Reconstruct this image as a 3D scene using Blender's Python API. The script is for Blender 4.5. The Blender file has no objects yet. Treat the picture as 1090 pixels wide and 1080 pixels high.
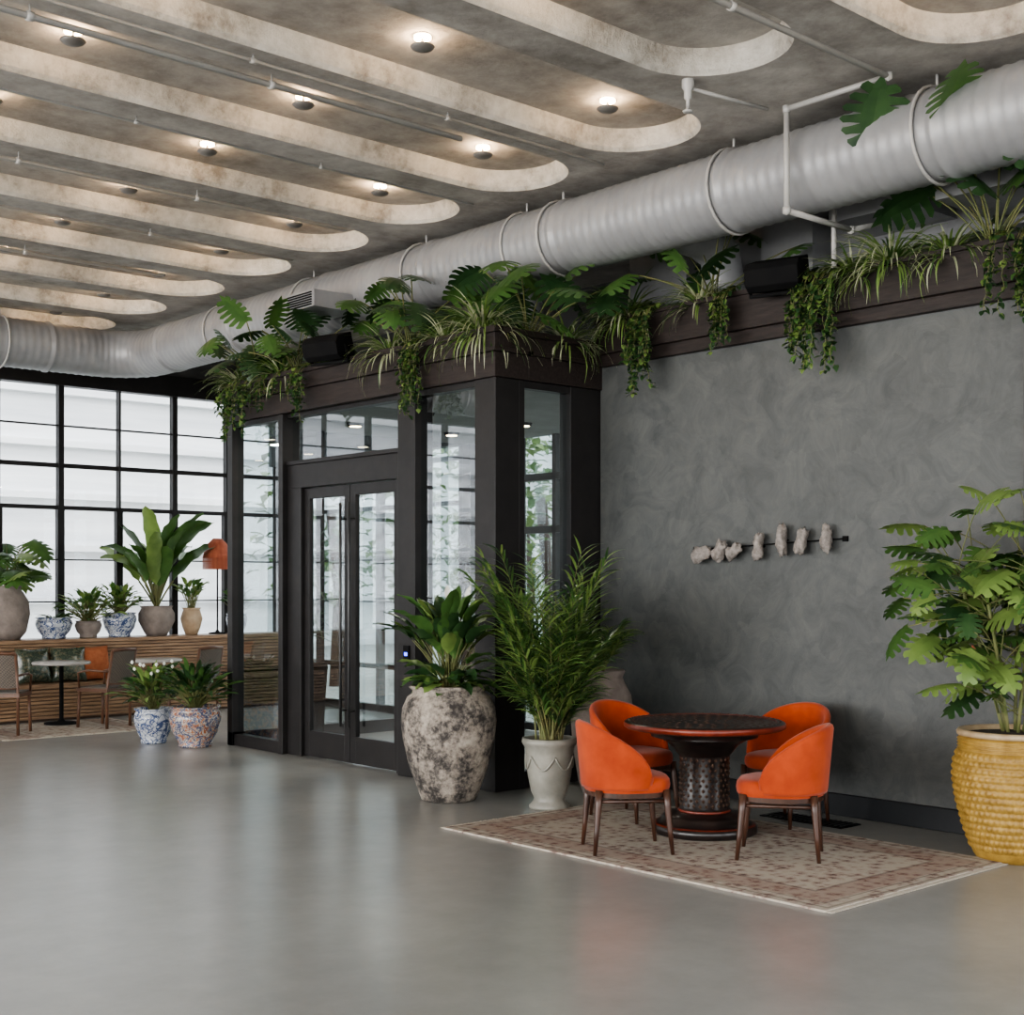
import bpy, math, random, mathutils
from mathutils import Vector, Matrix
random.seed(7)
pi=math.pi
S=bpy.context.scene
COL=S.collection
try:
    S.view_settings.view_transform='AgX'; S.view_settings.look='AgX - Medium High Contrast'
except Exception: pass

# ------------------------------------------------------------------ materials
def nt(m):
    m.use_nodes=True
    t=m.node_tree
    return t,t.nodes,t.links
def mat(name,c,rough=.6,metal=0,c2=None,scale=4,detail=6,lo=.35,hi=.65,bump=0,bscale=None,dist=.0,spec=.5,sheen=0,coord='Object',stretch=(1,1,1),bdist=.02,trans=0):
    m=bpy.data.materials.new(name); t,n,l=nt(m)
    b=n['Principled BSDF']
    b.inputs['Base Color'].default_value=(*c,1); b.inputs['Roughness'].default_value=rough
    b.inputs['Metallic'].default_value=metal; b.inputs['Specular IOR Level'].default_value=spec
    if sheen: b.inputs['Sheen Weight'].default_value=sheen
    if c2 or bump:
        tc=n.new('ShaderNodeTexCoord'); mp=n.new('ShaderNodeMapping'); mp.inputs['Scale'].default_value=stretch
        l.new(tc.outputs[coord],mp.inputs['Vector'])
        no=n.new('ShaderNodeTexNoise'); no.inputs['Scale'].default_value=scale; no.inputs['Detail'].default_value=detail
        no.inputs['Roughness'].default_value=.6; no.inputs['Distortion'].default_value=dist
        l.new(mp.outputs[0],no.inputs['Vector'])
        if c2:
            r=n.new('ShaderNodeValToRGB'); r.color_ramp.elements[0].position=lo; r.color_ramp.elements[1].position=hi
            r.color_ramp.elements[0].color=(*c,1); r.color_ramp.elements[1].color=(*c2,1)
            l.new(no.outputs['Fac'],r.inputs['Fac']); l.new(r.outputs[0],b.inputs['Base Color'])
        if bump:
            n2=n.new('ShaderNodeTexNoise'); n2.inputs['Scale'].default_value=bscale or scale*3; n2.inputs['Detail'].default_value=8
            l.new(mp.outputs[0],n2.inputs['Vector'])
            bp=n.new('ShaderNodeBump'); bp.inputs['Strength'].default_value=bump; bp.inputs['Distance'].default_value=bdist
            l.new(n2.outputs['Fac'],bp.inputs['Height']); l.new(bp.outputs[0],b.inputs['Normal'])
    if trans:
        tr=n.new('ShaderNodeBsdfTranslucent'); ms=n.new('ShaderNodeMixShader'); ms.inputs[0].default_value=trans
        if c2: l.new(r.outputs[0],tr.inputs[0])
        l.new(b.outputs[0],ms.inputs[1]); l.new(tr.outputs[0],ms.inputs[2]); l.new(ms.outputs[0],n['Material Output'].inputs[0])
    return m
def emis(name,c,s):
    m=bpy.data.materials.new(name); t,n,l=nt(m)
    b=n['Principled BSDF']; b.inputs['Base Color'].default_value=(*c,1)
    b.inputs['Emission Color'].default_value=(*c,1); b.inputs['Emission Strength'].default_value=s
    return m

def concrete(name,cols,bump=.3,rough=.8,big=.55,fine=7.,mix=.42,lo=.36,hi=.64,bd=8,fd=10):
    m=bpy.data.materials.new(name); t,n,l=nt(m); b=n['Principled BSDF']
    tc=n.new('ShaderNodeTexCoord')
    a=n.new('ShaderNodeTexNoise'); a.inputs['Scale'].default_value=big; a.inputs['Detail'].default_value=bd; a.inputs['Roughness'].default_value=.62
    f=n.new('ShaderNodeTexNoise'); f.inputs['Scale'].default_value=fine; f.inputs['Detail'].default_value=fd; f.inputs['Roughness'].default_value=.7
    for x in(a,f): l.new(tc.outputs['Object'],x.inputs['Vector'])
    mx=n.new('ShaderNodeMix'); mx.data_type='FLOAT'; mx.inputs[0].default_value=mix
    l.new(a.outputs['Fac'],mx.inputs[2]); l.new(f.outputs['Fac'],mx.inputs[3])
    r=n.new('ShaderNodeValToRGB'); e=r.color_ramp.elements
    e[0].position=lo; e[0].color=(*cols[0],1); e[1].position=hi; e[1].color=(*cols[-1],1)
    if len(cols)>2:
        q=e.new(.5); q.color=(*cols[1],1)
    l.new(mx.outputs[0],r.inputs['Fac']); l.new(r.outputs[0],b.inputs['Base Color'])
    b.inputs['Roughness'].default_value=rough
    if bump:
        bp=n.new('ShaderNodeBump'); bp.inputs['Strength'].default_value=bump; bp.inputs['Distance'].default_value=.03
        l.new(f.outputs['Fac'],bp.inputs['Height']); l.new(bp.outputs[0],b.inputs['Normal'])
    return m

M={}
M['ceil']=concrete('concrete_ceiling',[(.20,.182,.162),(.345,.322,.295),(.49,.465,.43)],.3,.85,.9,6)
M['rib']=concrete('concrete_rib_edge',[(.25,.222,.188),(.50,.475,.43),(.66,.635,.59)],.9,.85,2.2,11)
M['floor']=concrete('polished_concrete_floor',[(.235,.235,.225),(.335,.335,.32)],0,.26,.8,5,mix=.45,lo=.2,hi=.8,bd=2,fd=5)
def plaster():
    m=bpy.data.materials.new('grey_trowelled_plaster'); t,n,l=nt(m); b=n['Principled BSDF']
    tc=n.new('ShaderNodeTexCoord')
    w=n.new('ShaderNodeTexNoise'); w.inputs['Scale'].default_value=3.0; w.inputs['Detail'].default_value=5
    l.new(tc.outputs['Object'],w.inputs['Vector'])
    ad=n.new('ShaderNodeVectorMath'); ad.operation='MULTIPLY_ADD'; ad.inputs[1].default_value=(.5,.5,.5)
    l.new(w.outputs['Color'],ad.inputs[0]); l.new(tc.outputs['Object'],ad.inputs[2])
    v=n.new('ShaderNodeTexVoronoi'); v.inputs['Scale'].default_value=5; v.feature='F1'
    l.new(ad.outputs[0],v.inputs['Vector'])
    s=n.new('ShaderNodeSeparateColor'); l.new(v.outputs['Color'],s.inputs[0])
    f=n.new('ShaderNodeTexNoise'); f.inputs['Scale'].default_value=3.2; f.inputs['Detail'].default_value=12; f.inputs['Roughness'].default_value=.76; f.inputs['Distortion'].default_value=1.2
    l.new(tc.outputs['Object'],f.inputs['Vector'])
    mx=n.new('ShaderNodeMix'); mx.data_type='FLOAT'; mx.inputs[0].default_value=.89
    l.new(s.outputs[0],mx.inputs[2]); l.new(f.outputs['Fac'],mx.inputs[3])
    r=n.new('ShaderNodeValToRGB'); e=r.color_ramp.elements
    e[0].position=.30; e[0].color=(.044,.048,.049,1); e[1].position=.70; e[1].color=(.098,.102,.099,1)
    l.new(mx.outputs[0],r.inputs['Fac']); l.new(r.outputs[0],b.inputs['Base Color'])
    b.inputs['Roughness'].default_value=.52
    bp=n.new('ShaderNodeBump'); bp.inputs['Strength'].default_value=.5; bp.inputs['Distance'].default_value=.01
    l.new(mx.outputs[0],bp.inputs['Height']); l.new(bp.outputs[0],b.inputs['Normal'])
    return m
M['plaster']=plaster()
M['frame']=mat('dark_bronze_frame',(.014,.013,.013),.45,.0,(.020,.018,.018),6,spec=.3)
M['fascia']=mat('dark_stained_wood',(.016,.012,.011),.5,0,(.032,.023,.021),5,stretch=(8,1,8),bump=.1,spec=.3)
M['black']=mat('matte_black',(.006,.006,.007),.8,c2=(.009,.009,.009),spec=.12)
M['darkwall']=mat('dark_painted_wall',(.06,.06,.062),.7,c2=(.09,.09,.09))
M['softgrey']=mat('grey_painted_soffit',(.20,.20,.19),.7,c2=(.24,.24,.23))
M['duct']=mat('galvanised_duct',(.25,.252,.262),.42,.2,(.31,.313,.32),3,bump=.05)
M['pipe']=mat('painted_pipe',(.36,.35,.34),.45,.1,(.43,.42,.40),5)
M['base']=mat('baseboard_black',(.012,.013,.016),.4,c2=(.016,.018,.02),spec=.3)
M['facade']=mat('outdoor_facade',(.60,.62,.65),.8,c2=(.9,.91,.92),scale=1.2,stretch=(.15,.15,2.2),lo=.3,hi=.7)
M['ground']=mat('outdoor_paving',(.4,.4,.38),.8,c2=(.5,.5,.48))
M['bench']=mat('walnut_slats',(.13,.075,.042),.45,c2=(.31,.20,.12),scale=3,stretch=(1,8,14),bump=.1)
M['benchd']=mat('bench_shadow_gap',(.035,.02,.012),.7,c2=(.05,.03,.02))
M['wood']=mat('dark_walnut',(.036,.015,.009),.35,c2=(.065,.028,.016),scale=6,stretch=(3,3,.6))
M['soil']=mat('soil',(.03,.02,.012),.95,c2=(.06,.04,.025),scale=30,bump=.8)
M['velvet']=mat('orange_velvet',(.27,.036,.011),.8,c2=(.42,.066,.018),scale=5,lo=.3,hi=.7,sheen=.15,spec=.15)
M['g1']=mat('leaf_mid_green',(.045,.105,.027),.42,c2=(.085,.17,.042),scale=5,trans=.15)
M['g2']=mat('leaf_dark_green',(.018,.048,.018),.38,c2=(.04,.09,.03),scale=5,trans=.1)
M['g3']=mat('leaf_light_green',(.13,.21,.055),.45,c2=(.21,.30,.085),scale=5,trans=.2)
M['cream']=mat('leaf_cream_stripe',(.38,.41,.25),.5,c2=(.55,.57,.41),scale=8,trans=.2)
M['stem']=mat('plant_stem',(.10,.13,.04),.6,c2=(.16,.15,.06),scale=9)
M['white']=mat('flower_white',(.75,.75,.68),.5,c2=(.85,.85,.8))
M['red']=mat('fringe_terracotta',(.30,.075,.04),.8,c2=(.42,.12,.06),scale=20,stretch=(1,1,.1))
M['dome']=mat('grey_fixture_cap',(.16,.15,.14),.5,.2,(.2,.19,.18),8)
def glass(name,tint,base=.06,amp=.75):
    m=bpy.data.materials.new(name); t,n,l=nt(m); n.remove(n['Principled BSDF'])
    o=n['Material Output']; a=n.new('ShaderNodeBsdfTransparent'); a.inputs[0].default_value=(*tint,1)
    g=n.new('ShaderNodeBsdfGlossy'); g.inputs['Roughness'].default_value=.01; g.inputs['Color'].default_value=(.95,.97,1,1)
    f=n.new('ShaderNodeLayerWeight'); f.inputs[0].default_value=.5
    p=n.new('ShaderNodeMath'); p.operation='POWER'; p.inputs[1].default_value=3.5; l.new(f.outputs['Facing'],p.inputs[0])
    q=n.new('ShaderNodeMath'); q.operation='MULTIPLY_ADD'; q.inputs[1].default_value=amp; q.inputs[2].default_value=base; l.new(p.outputs[0],q.inputs[0])
    x=n.new('ShaderNodeMixShader'); l.new(q.outputs[0],x.inputs[0]); l.new(a.outputs[0],x.inputs[1]); l.new(g.outputs[0],x.inputs[2])
    l.new(x.outputs[0],o.inputs[0]); return m
M['glass']=glass('clear_glass',(.76,.83,.84),.15)
M['winglass']=glass('window_glass',(.95,.97,.98),.05)

# ------------------------------------------------------------------ mesh builder
class MB:
    def __init__(s): s.v=[];s.f=[];s.m=[];s.sm=[];s.mats=[];s.M=Matrix.Identity(4)
    def mi(s,k):
        if k not in s.mats: s.mats.append(k)
        return s.mats.index(k)
    def add(s,vs,fs,k,smooth=False):
        o=len(s.v); s.v+= [s.M@Vector(v) for v in vs]; i=s.mi(k)
        for f in fs: s.f.append([o+a for a in f]); s.m.append(i); s.sm.append(smooth)
    def box(s,a,b,k):
        x0,y0,z0=a;x1,y1,z1=b
        s.add([(x0,y0,z0),(x1,y0,z0),(x1,y1,z0),(x0,y1,z0),(x0,y0,z1),(x1,y0,z1),(x1,y1,z1),(x0,y1,z1)],
              [(0,3,2,1),(4,5,6,7),(0,1,5,4),(1,2,6,5),(2,3,7,6),(3,0,4,7)],k)
    def pane(s,ax,c,a0,a1,z0,z1,k='glass'):
        if ax=='x': s.add([(c,a0,z0),(c,a1,z0),(c,a1,z1),(c,a0,z1)],[(0,1,2,3)],k)
        else: s.add([(a0,c,z0),(a1,c,z0),(a1,c,z1),(a0,c,z1)],[(0,1,2,3)],k)
    def lathe(s,prof,k,n=40,c=(0,0,0),smooth=True):
        vs=[];fs=[]
        for r,z in prof:
            for i in range(n):
                a=2*pi*i/n; vs.append((c[0]+r*math.cos(a),c[1]+r*math.sin(a),c[2]+z))
        for j in range(len(prof)-1):
            for i in range(n):
                i2=(i+1)%n; fs.append((j*n+i,j*n+i2,(j+1)*n+i2,(j+1)*n+i))
        s.add(vs,fs,k,smooth)
    def tube(s,path,r,k,n=8,rf=None,cap=True,smooth=True):
        P=[Vector(p) for p in path]; vs=[];fs=[]
        up=None
        for i,p in enumerate(P):
            d=(P[min(i+1,len(P)-1)]-P[max(i-1,0)])
            if d.length<1e-9: d=Vector((0,0,1))
            d.normalize()
            if up is None:
                up=Vector((0,0,1)) if abs(d.z)<.9 else Vector((1,0,0))
            sd=d.cross(up)
            if sd.length<1e-4: sd=d.cross(Vector((1,0.2,0)))
            sd.normalize(); up=sd.cross(d).normalized()
            R=rf(i) if rf else r
            for j in range(n):
                a=2*pi*j/n; vs.append(p+sd*R*math.cos(a)+up*R*math.sin(a))
        for i in range(len(P)-1):
            for j in range(n):
                j2=(j+1)%n; fs.append((i*n+j,i*n+j2,(i+1)*n+j2,(i+1)*n+j))
        if cap:
            fs.append(tuple(reversed(range(n)))); fs.append(tuple(range((len(P)-1)*n,len(P)*n)))
        s.add(vs,fs,k,smooth)
    def build(s,name,loc=(0,0,0),rz=0,bevel=0,parent=None):
        me=bpy.data.meshes.new(name); me.from_pydata([tuple(v) for v in s.v],[],s.f)
        for k in s.mats: me.materials.append(M[k])
        me.polygons.foreach_set('material_index',s.m); me.polygons.foreach_set('use_smooth',s.sm); me.update()
        ob=bpy.data.objects.new(name,me); COL.objects.link(ob); ob.location=loc; ob.rotation_euler=(0,0,rz)
        if bevel:
            b=ob.modifiers.new('bevel','BEVEL'); b.width=bevel; b.segments=2; b.limit_method='ANGLE'
        if parent: ob.parent=parent
        return ob

# ------------------------------------------------------------------ constants
H=4.95; W=8.3; V=7.1; XB=10.4; YB=17.0
b=MB(); b.box((-9.2,-5,-.1),(XB,YB+.1,0),'floor'); b.build('floor')
b=MB(); b.box((-40,-40,-.3),(40,45,-.15),'ground'); b.build('outdoor_ground')
b=MB(); x0=-9.2; x1=XB+.2; p=1.36; dep=.16; ys=[]
yc=3.9-p*6
while yc<YB+p: ys.append(yc); yc+=p
for yc in ys:
    E=7.5
    if abs(yc-5.26)<.1: E=6.75
    a0=yc-p/2;a1=yc+p/2
    def outl(r,E,n=28):
        o=[(x0,yc+r)]
        for i in range(n+1):
            a=pi/2-pi*i/n; o.append((E-.5+r*math.cos(a),yc+r*math.sin(a)))
        o.append((x0,yc-r)); return o
    o=outl(.51,E); o1=outl(.485,E); o2=outl(.46,E)
    poly=[(x0,a0),(x1,a0),(x1,a1),(x0,a1)]+o
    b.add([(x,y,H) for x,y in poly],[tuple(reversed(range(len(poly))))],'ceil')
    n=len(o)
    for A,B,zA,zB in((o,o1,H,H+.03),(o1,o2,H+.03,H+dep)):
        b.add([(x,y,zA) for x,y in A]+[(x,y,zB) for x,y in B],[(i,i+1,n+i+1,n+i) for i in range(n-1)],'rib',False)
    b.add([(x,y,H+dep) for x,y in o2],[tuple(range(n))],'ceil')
b.box((x0,ys[0]-p/2,H+dep+.05),(x1,ys[-1]+p/2,H+dep+.2),'ceil')
b.build('ceiling')

fix=[]
for yc in ys:
    if yc<2: continue
    for X in (6.78,5.13,3.46,1.8,.1,-2.0):
        if X>6.5 and abs(yc-5.26)<.1: continue
        if yc>16.3: continue
        fix.append((X,yc))
M['glow']=emis('lamp_diffuser',(1,.76,.48),18)
b=MB()
b.lathe([(.0,-.095),(.04,-.092),(.066,-.08),(.078,-.066),(.074,-.062),(0,-.062)],'dome',20)
b.lathe([(.010,-.07),(.010,0)],'dome',8)
b.lathe([(.055,-.016),(.055,0)],'glow',16); b.lathe([(0,-.016),(.055,-.016)],'glow',16)
f0=b.build('ceiling_light_fixture',(0,0,0)); me=f0.data; bpy.data.objects.remove(f0)
for X,Y in fix:
    o=bpy.data.objects.new('ceiling_light_fixture',me); COL.objects.link(o); o.location=(X,Y,H+dep)
    L=bpy.data.lights.new('uplight','POINT'); L.energy=28; L.color=(1,.70,.42); L.shadow_soft_size=.02
    lo=bpy.data.objects.new('lamp',L); COL.objects.link(lo); lo.parent=o; lo.location=(0,0,-.05)

# ------------------------------------------------------------------ walls
b=MB(); b.box((W,2.2,0),(W+.25,8.19,3.62),'plaster'); b.build('wall_right')
b=MB(); b.box((W-.03,2.2,0),(W,8.14,.16),'base'); b.build('baseboard_right',bevel=.006)
b=MB(); b.box((W-.04,4.22,.0),(W,4.30,3.55),'darkwall'); b.build('trim_1')
b=MB()
b.box((W-.06,2.2,3.56),(W+.3,8.15,3.66),'fascia'); b.box((W-.10,2.2,3.66),(W-.06,8.15,3.94),'fascia')
b.box((W+.3,2.2,3.56),(W+.34,8.15,3.94),'fascia'); b.box((W-.12,2.2,3.92),(W-.04,8.15,3.96),'fascia'); b.box((W-.06,2.2,3.66),(W+.3,8.15,3.90),'soil')
b.build('trim_2',bevel=.005)
b=MB(); b.box((XB,2.2,3.4),(XB+.2,8.2,H+.3),'softgrey'); b.box((XB,8.2,3.4),(XB+.2,YB+.1,H+.3),'darkwall'); b.box((XB,2.2,0),(XB+.2,8.2,3.4),'darkwall'); b.build('wall_east')

def winwall(name,axis,fixed,lo,hi,step,zs,zt,ztop,zbase=.0):
    b=MB()
    def bx(s0,s1,z0,z1,d0,d1,k):
        if axis=='x': b.box((s0,fixed+d0,z0),(s1,fixed+d1,z1),k)
        else: b.box((fixed+d0,s0,z0),(fixed+d1,s1,z1),k)
    i=0; s=lo
    while s<=hi+.01:
        w=.036 if i%2==0 else .014
        bx(s-w,s+w,zbase,ztop,-.05,.05,'frame')
        if axis=='x': bx(s-.045,s+.045,zbase,2.66,-.045,.045,'frame')
        s+=step;i+=1
    for z,w in zs: bx(lo,hi,z-w,z+w,-.04,.04,'frame')
    bx(lo,hi,ztop,ztop+.28,-.08,.1,'frame'); bx(lo,hi,ztop+.28,H+.3,-.02,.1,'darkwall')
    if axis=='x': b.pane('y',fixed,lo,hi,zbase,ztop,'winglass')
    else: b.pane('x',fixed,lo,hi,zbase,ztop,'winglass')
    return b.build(name)
zs=[(3.75,.009),(3.23,.028),(2.68,.026),(2.0,.009),(1.45,.009),(.6,.03),(.05,.05)]
winwall('window_1','x',YB,-9.05+.03,XB,.8108,zs,0,4.27)
winwall('window_2','y',XB,12.6,YB-.1,.86,zs,0,3.38)
b=MB()
for i in range(13):
    y=-5+i*1.8333; b.box((-9.2,y-.05,0),(-9.05,y+.05,H),'frame')
for z in (.05,2.6,3.7,H-.2): b.box((-9.18,-5,z-.04),(-9.07,YB,z+.04),'frame')
b.build('window_3')
b=MB(); b.box((-15,25,-.15),(30,25.5,14),'facade')
for i in range(14): b.box((-15,24.8,.3+i*1.0),(30,25.0,.42+i*1.0),'facade')
b.build('outdoor_building')
b=MB(); b.box((24,-20,-.15),(24.5,24,7),'facade')
for i in range(12): b.box((23.8,-18+i*3.4,-.15),(24,-17.4+i*3.4,7),'frame')
b.build('outdoor_building.001')

# ------------------------------------------------------------------ leaves
def frame_dir(az,el): return Vector((math.cos(el)*math.cos(az),math.cos(el)*math.sin(az),math.sin(el)))
def mid(base,az,el,L,droop,n):
    p=Vector(base); out=[p.copy()]
    for i in range(n):
        e=el-droop*(i+.5)/n; p=p+frame_dir(az,e)*L/n; out.append(p.copy())
    return out
def leaf(b,base,az,el,L,Wd,droop,k,shape='broad',fold=.25,roll=0,n=8):
    P=mid(base,az,el,L,droop,n); sd0=Vector((-math.sin(az),math.cos(az),0))
    vs=[];fs=[]
    for i,p in enumerate(P):
        t=i/n
        if shape=='broad': w=math.sin(pi*min(1,t**.75))**.8 if 0<t<1 else 0.02
        elif shape=='strap': w=(min(1,t*6+.4))*(1-t**2.2)+.02
        elif shape=='oblong': w=(math.sin(pi*min(1,max(0,t)))**.45 if 0<t<1 else .03)
        e=el-droop*t; d=frame_dir(az,e); nn=sd0.cross(d).normalized()*-1
        sd=(sd0*math.cos(roll)+nn*math.sin(roll)); up=nn*math.cos(roll)-sd0*math.sin(roll)
        if up.z<0: up=-up
        h=Wd/2*w
        wav=.06*Wd*math.sin(i*2.1)
        vs+=[p-sd*h+up*(h*fold+wav),p,p+sd*h+up*(h*fold-wav)]
    for i in range(n):
        a=i*3; fs+=[(a,a+1,a+4,a+3),(a+1,a+2,a+5,a+4)]
    b.add(vs,fs,k,True)
def monstera_leaf(b,base,az,el,L,k,droop=.5,roll=0,wf=.52,K=6):
    n=12; P=mid(base,az,el,L,droop,n); sd0=Vector((-math.sin(az),math.cos(az),0))
    def wid(t): return L*wf*(math.sin(pi*(.12+.88*t))**.7 if t<1 else 0)
    def pt(t,f,side,fw=0):
        x=max(0,min(.9999,t))*n; i=int(x); p=P[i].lerp(P[min(i+1,n)],x-i)
        e=el-droop*t; d=frame_dir(az,e); nn=sd0.cross(d).normalized()*-1
        sd=(sd0*math.cos(roll)+nn*math.sin(roll)); up=nn if nn.z>0 else -nn
        w=wid(t)
        return p+sd*side*w*f+d*(fw*L)-up*(abs(f)**2*w*.25)
    for side in(-1,1):
        vs=[];fs=[]
        for i in range(n):
            t=i/(n-.5)*.96; vs+=[pt(t,0,side),pt(t,.42,side,-.02)]
        fs=[(2*i,2*i+1,2*i+3,2*i+2) for i in range(n-1)]
        b.add(vs,fs,k,True)
        for q in range(K):
            t0=q/K*.93; t1=(q+1)/K*.93; g=(t1-t0)
            fw=.10*(q/K)-.10*(1-q/K)
            A=[pt(t0,.38,side,-.02),pt(t1,.38,side,-.02)]
            B=[pt(t0+.08*g,.75,side,fw*.6),pt(t1-.16*g,.75,side,fw*.6)]
            C=[pt(t0+.18*g,.97,side,fw),pt(t1-.20*g,1.0,side,fw+.02)]
            D=pt((t0+t1)/2,1.10,side,fw+.02)
            b.add([A[0],A[1],B[1],B[0],C[1],C[0],D],[(0,1,2,3),(3,2,4,5),(5,4,6)],k,True)
    t=pt(1,0,1,.10); b.add([pt(.86,.5,-1),pt(.86,.5,1),t],[(0,1,2)],k)
def rnd(a,c): return random.uniform(a,c)

def add_monstera(b,n=9,R=.35,Ht=.4,Ll=.26,z0=0,ks=('g1','g2'),azr=(0,2*pi),spread=(.5,1.4),face=None,zmax=9):
    for i in range(n):
        az=azr[0]+(azr[1]-azr[0])*(i+rnd(.1,.9))/n; el=rnd(*spread); Ls=rnd(.45,1.05)*math.hypot(R,Ht)
        P=mid((rnd(-.03,.03),rnd(-.03,.03),z0),az,min(el+.3,1.5),Ls,.6,6)
        if P[-1].z>zmax: continue
        b.tube(P,.006,'stem',5)
        if face is not None and random.random()<.7:
            monstera_leaf(b,P[-1],face+rnd(-1.3,1.3),rnd(-.9,-.1) if random.random()<.65 else rnd(.5,1.1),Ll*rnd(.75,1.2),random.choice(ks),droop=rnd(.2,.7),roll=rnd(-.5,.5))
        else:
            monstera_leaf(b,P[-1],az+rnd(-.5,.5),rnd(-.6,.3),Ll*rnd(.75,1.2),random.choice(ks),droop=rnd(.3,.9),roll=rnd(-.6,.6))
def add_straps(b,n,L,Wd,z0,ks,el=(.5,1.4),droop=(1.2,2.2),r0=.03,az=(0,2*pi)):
    for i in range(n):
        a=rnd(*az); leaf(b,(r0*math.cos(a),r0*math.sin(a),z0),a,rnd(*el),L*rnd(.65,1.1),Wd,rnd(*droop),random.choice(ks),'strap',.4,n=7)
def add_ivy(b,n,L,z0,azc=pi,spread=1.0,out=.18,ks=('g1','g2','g2','g3'),wid=.15):
    for i in range(n):
        l=L*rnd(.3,1.05)
        off=rnd(-wid,wid)
        ov=Vector((0,off,z0)) if abs(azc-pi)<.1 else Vector((off,0,z0))
        P=[ov,ov+Vector((out*.5*math.cos(azc),out*.5*math.sin(azc),.10)),ov+Vector((out*math.cos(azc),out*math.sin(azc),.05)),ov+Vector(((out+.05)*math.cos(azc),(out+.05)*math.sin(azc),-.02))]
        m=int(l/.035)
        for j in range(m): P.append(P[-1]+Vector((rnd(-.012,.010),rnd(-.016,.016),-.035)))
        b.tube(P,.003,'stem',4)
        for q in P[1:]:
            for _ in range(2):
                a=rnd(0,2*pi); leaf(b,q,a,rnd(-.9,.3),rnd(.04,.07),rnd(.03,.055),.5,random.choice(ks),'broad',n=3)
def add_broad(b,n,R,L,Wd,z0,ks,el=(.3,1.4),shape='broad',stemr=.004,droop=(.4,1.1)):
    for i in range(n):
        az=2*pi*(i*.381966)+rnd(-.3,.3); e=rnd(*el); P=mid((rnd(-.04,.04),rnd(-.04,.04),z0),az,min(1.5,e+.2),R*rnd(.5,1.1),.3,4); b.tube(P,stemr,'stem',5)
        leaf(b,P[-1],az+rnd(-.3,.3),e-.15,L*rnd(.75,1.15),Wd*rnd(.8,1.1),rnd(*droop),random.choice(ks),shape,.3,rnd(-.5,.5))
def frond(b,base,az,el,L,droop,ks,m=20,ll=.26,lw=.02,t0=.26):
    P=mid(base,az,el,L,droop,24); b.tube(P,.006,'stem',5,rf=lambda i:.007*(1-i/26)+.0015)
    sd=Vector((-math.sin(az),math.cos(az),0))
    for j in range(m):
        t=t0+(.98-t0)*j/(m-1); x=t*24; i=min(23,int(x)); p=P[i].lerp(P[i+1],x-i); d=(P[min(24,i+1)]-P[i]).normalized()
        l=ll*(.45+.75*math.sin(pi*min(1,(t-.1)*.95)))*rnd(.85,1.1)
        for s_ in(-1,1):
            v=(d*1.35+sd*s_*.9+Vector((0,0,.1))).normalized()
            a=math.atan2(v.y,v.x); e=math.asin(max(-1,min(1,v.z)))
            leaf(b,p,a,e,l,lw,rnd(.5,1.3),random.choice(ks),'strap',.3,n=4,roll=rnd(-.5,.5))

# ------------------------------------------------------------------ pots
def pattern_pot(name,base,ink,ink2=None,scale=14):
    m=bpy.data.materials.new(name); t,n,l=nt(m); b=n['Principled BSDF']
    tc=n.new('ShaderNodeTexCoord')
    no=n.new('ShaderNodeTexNoise'); no.inputs['Scale'].default_value=scale*.7; no.inputs['Detail'].default_value=4; no.inputs['Distortion'].default_value=2.
    l.new(tc.outputs['Object'],no.inputs['Vector'])
    v=n.new('ShaderNodeTexVoronoi'); v.inputs['Scale'].default_value=scale; v.feature='DISTANCE_TO_EDGE'; l.new(tc.outputs['Object'],v.inputs['Vector'])
    r=n.new('ShaderNodeValToRGB'); r.color_ramp.interpolation='CONSTANT'
    e=r.color_ramp.elements; e[0].position=0; e[0].color=(*base,1); e[1].position=.52; e[1].color=(*ink,1)
    q=e.new(.62); q.color=(*base,1)
    if ink2: q=e.new(.38); q.color=(*ink2,1); q=e.new(.46); q.color=(*base,1)
    l.new(no.outputs['Fac'],r.inputs['Fac'])
    r2=n.new('ShaderNodeMath'); r2.operation='LESS_THAN'; r2.inputs[1].default_value=.03; l.new(v.outputs['Distance'],r2.inputs[0])
    mx=n.new('ShaderNodeMix'); mx.data_type='RGBA'; l.new(r2.outputs[0],mx.inputs[0]); l.new(r.outputs[0],mx.inputs[6]); mx.inputs[7].default_value=(*ink,1)
    l.new(mx.outputs[2],b.inputs['Base Color']); b.inputs['Roughness'].default_value=.2
    return m
M['bw']=pattern_pot('blue_white_porcelain',(.40,.42,.45),(.05,.075,.16))
M['imari']=pattern_pot('imari_porcelain',(.40,.355,.31),(.07,.08,.14),(.30,.115,.055),15)
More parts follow.
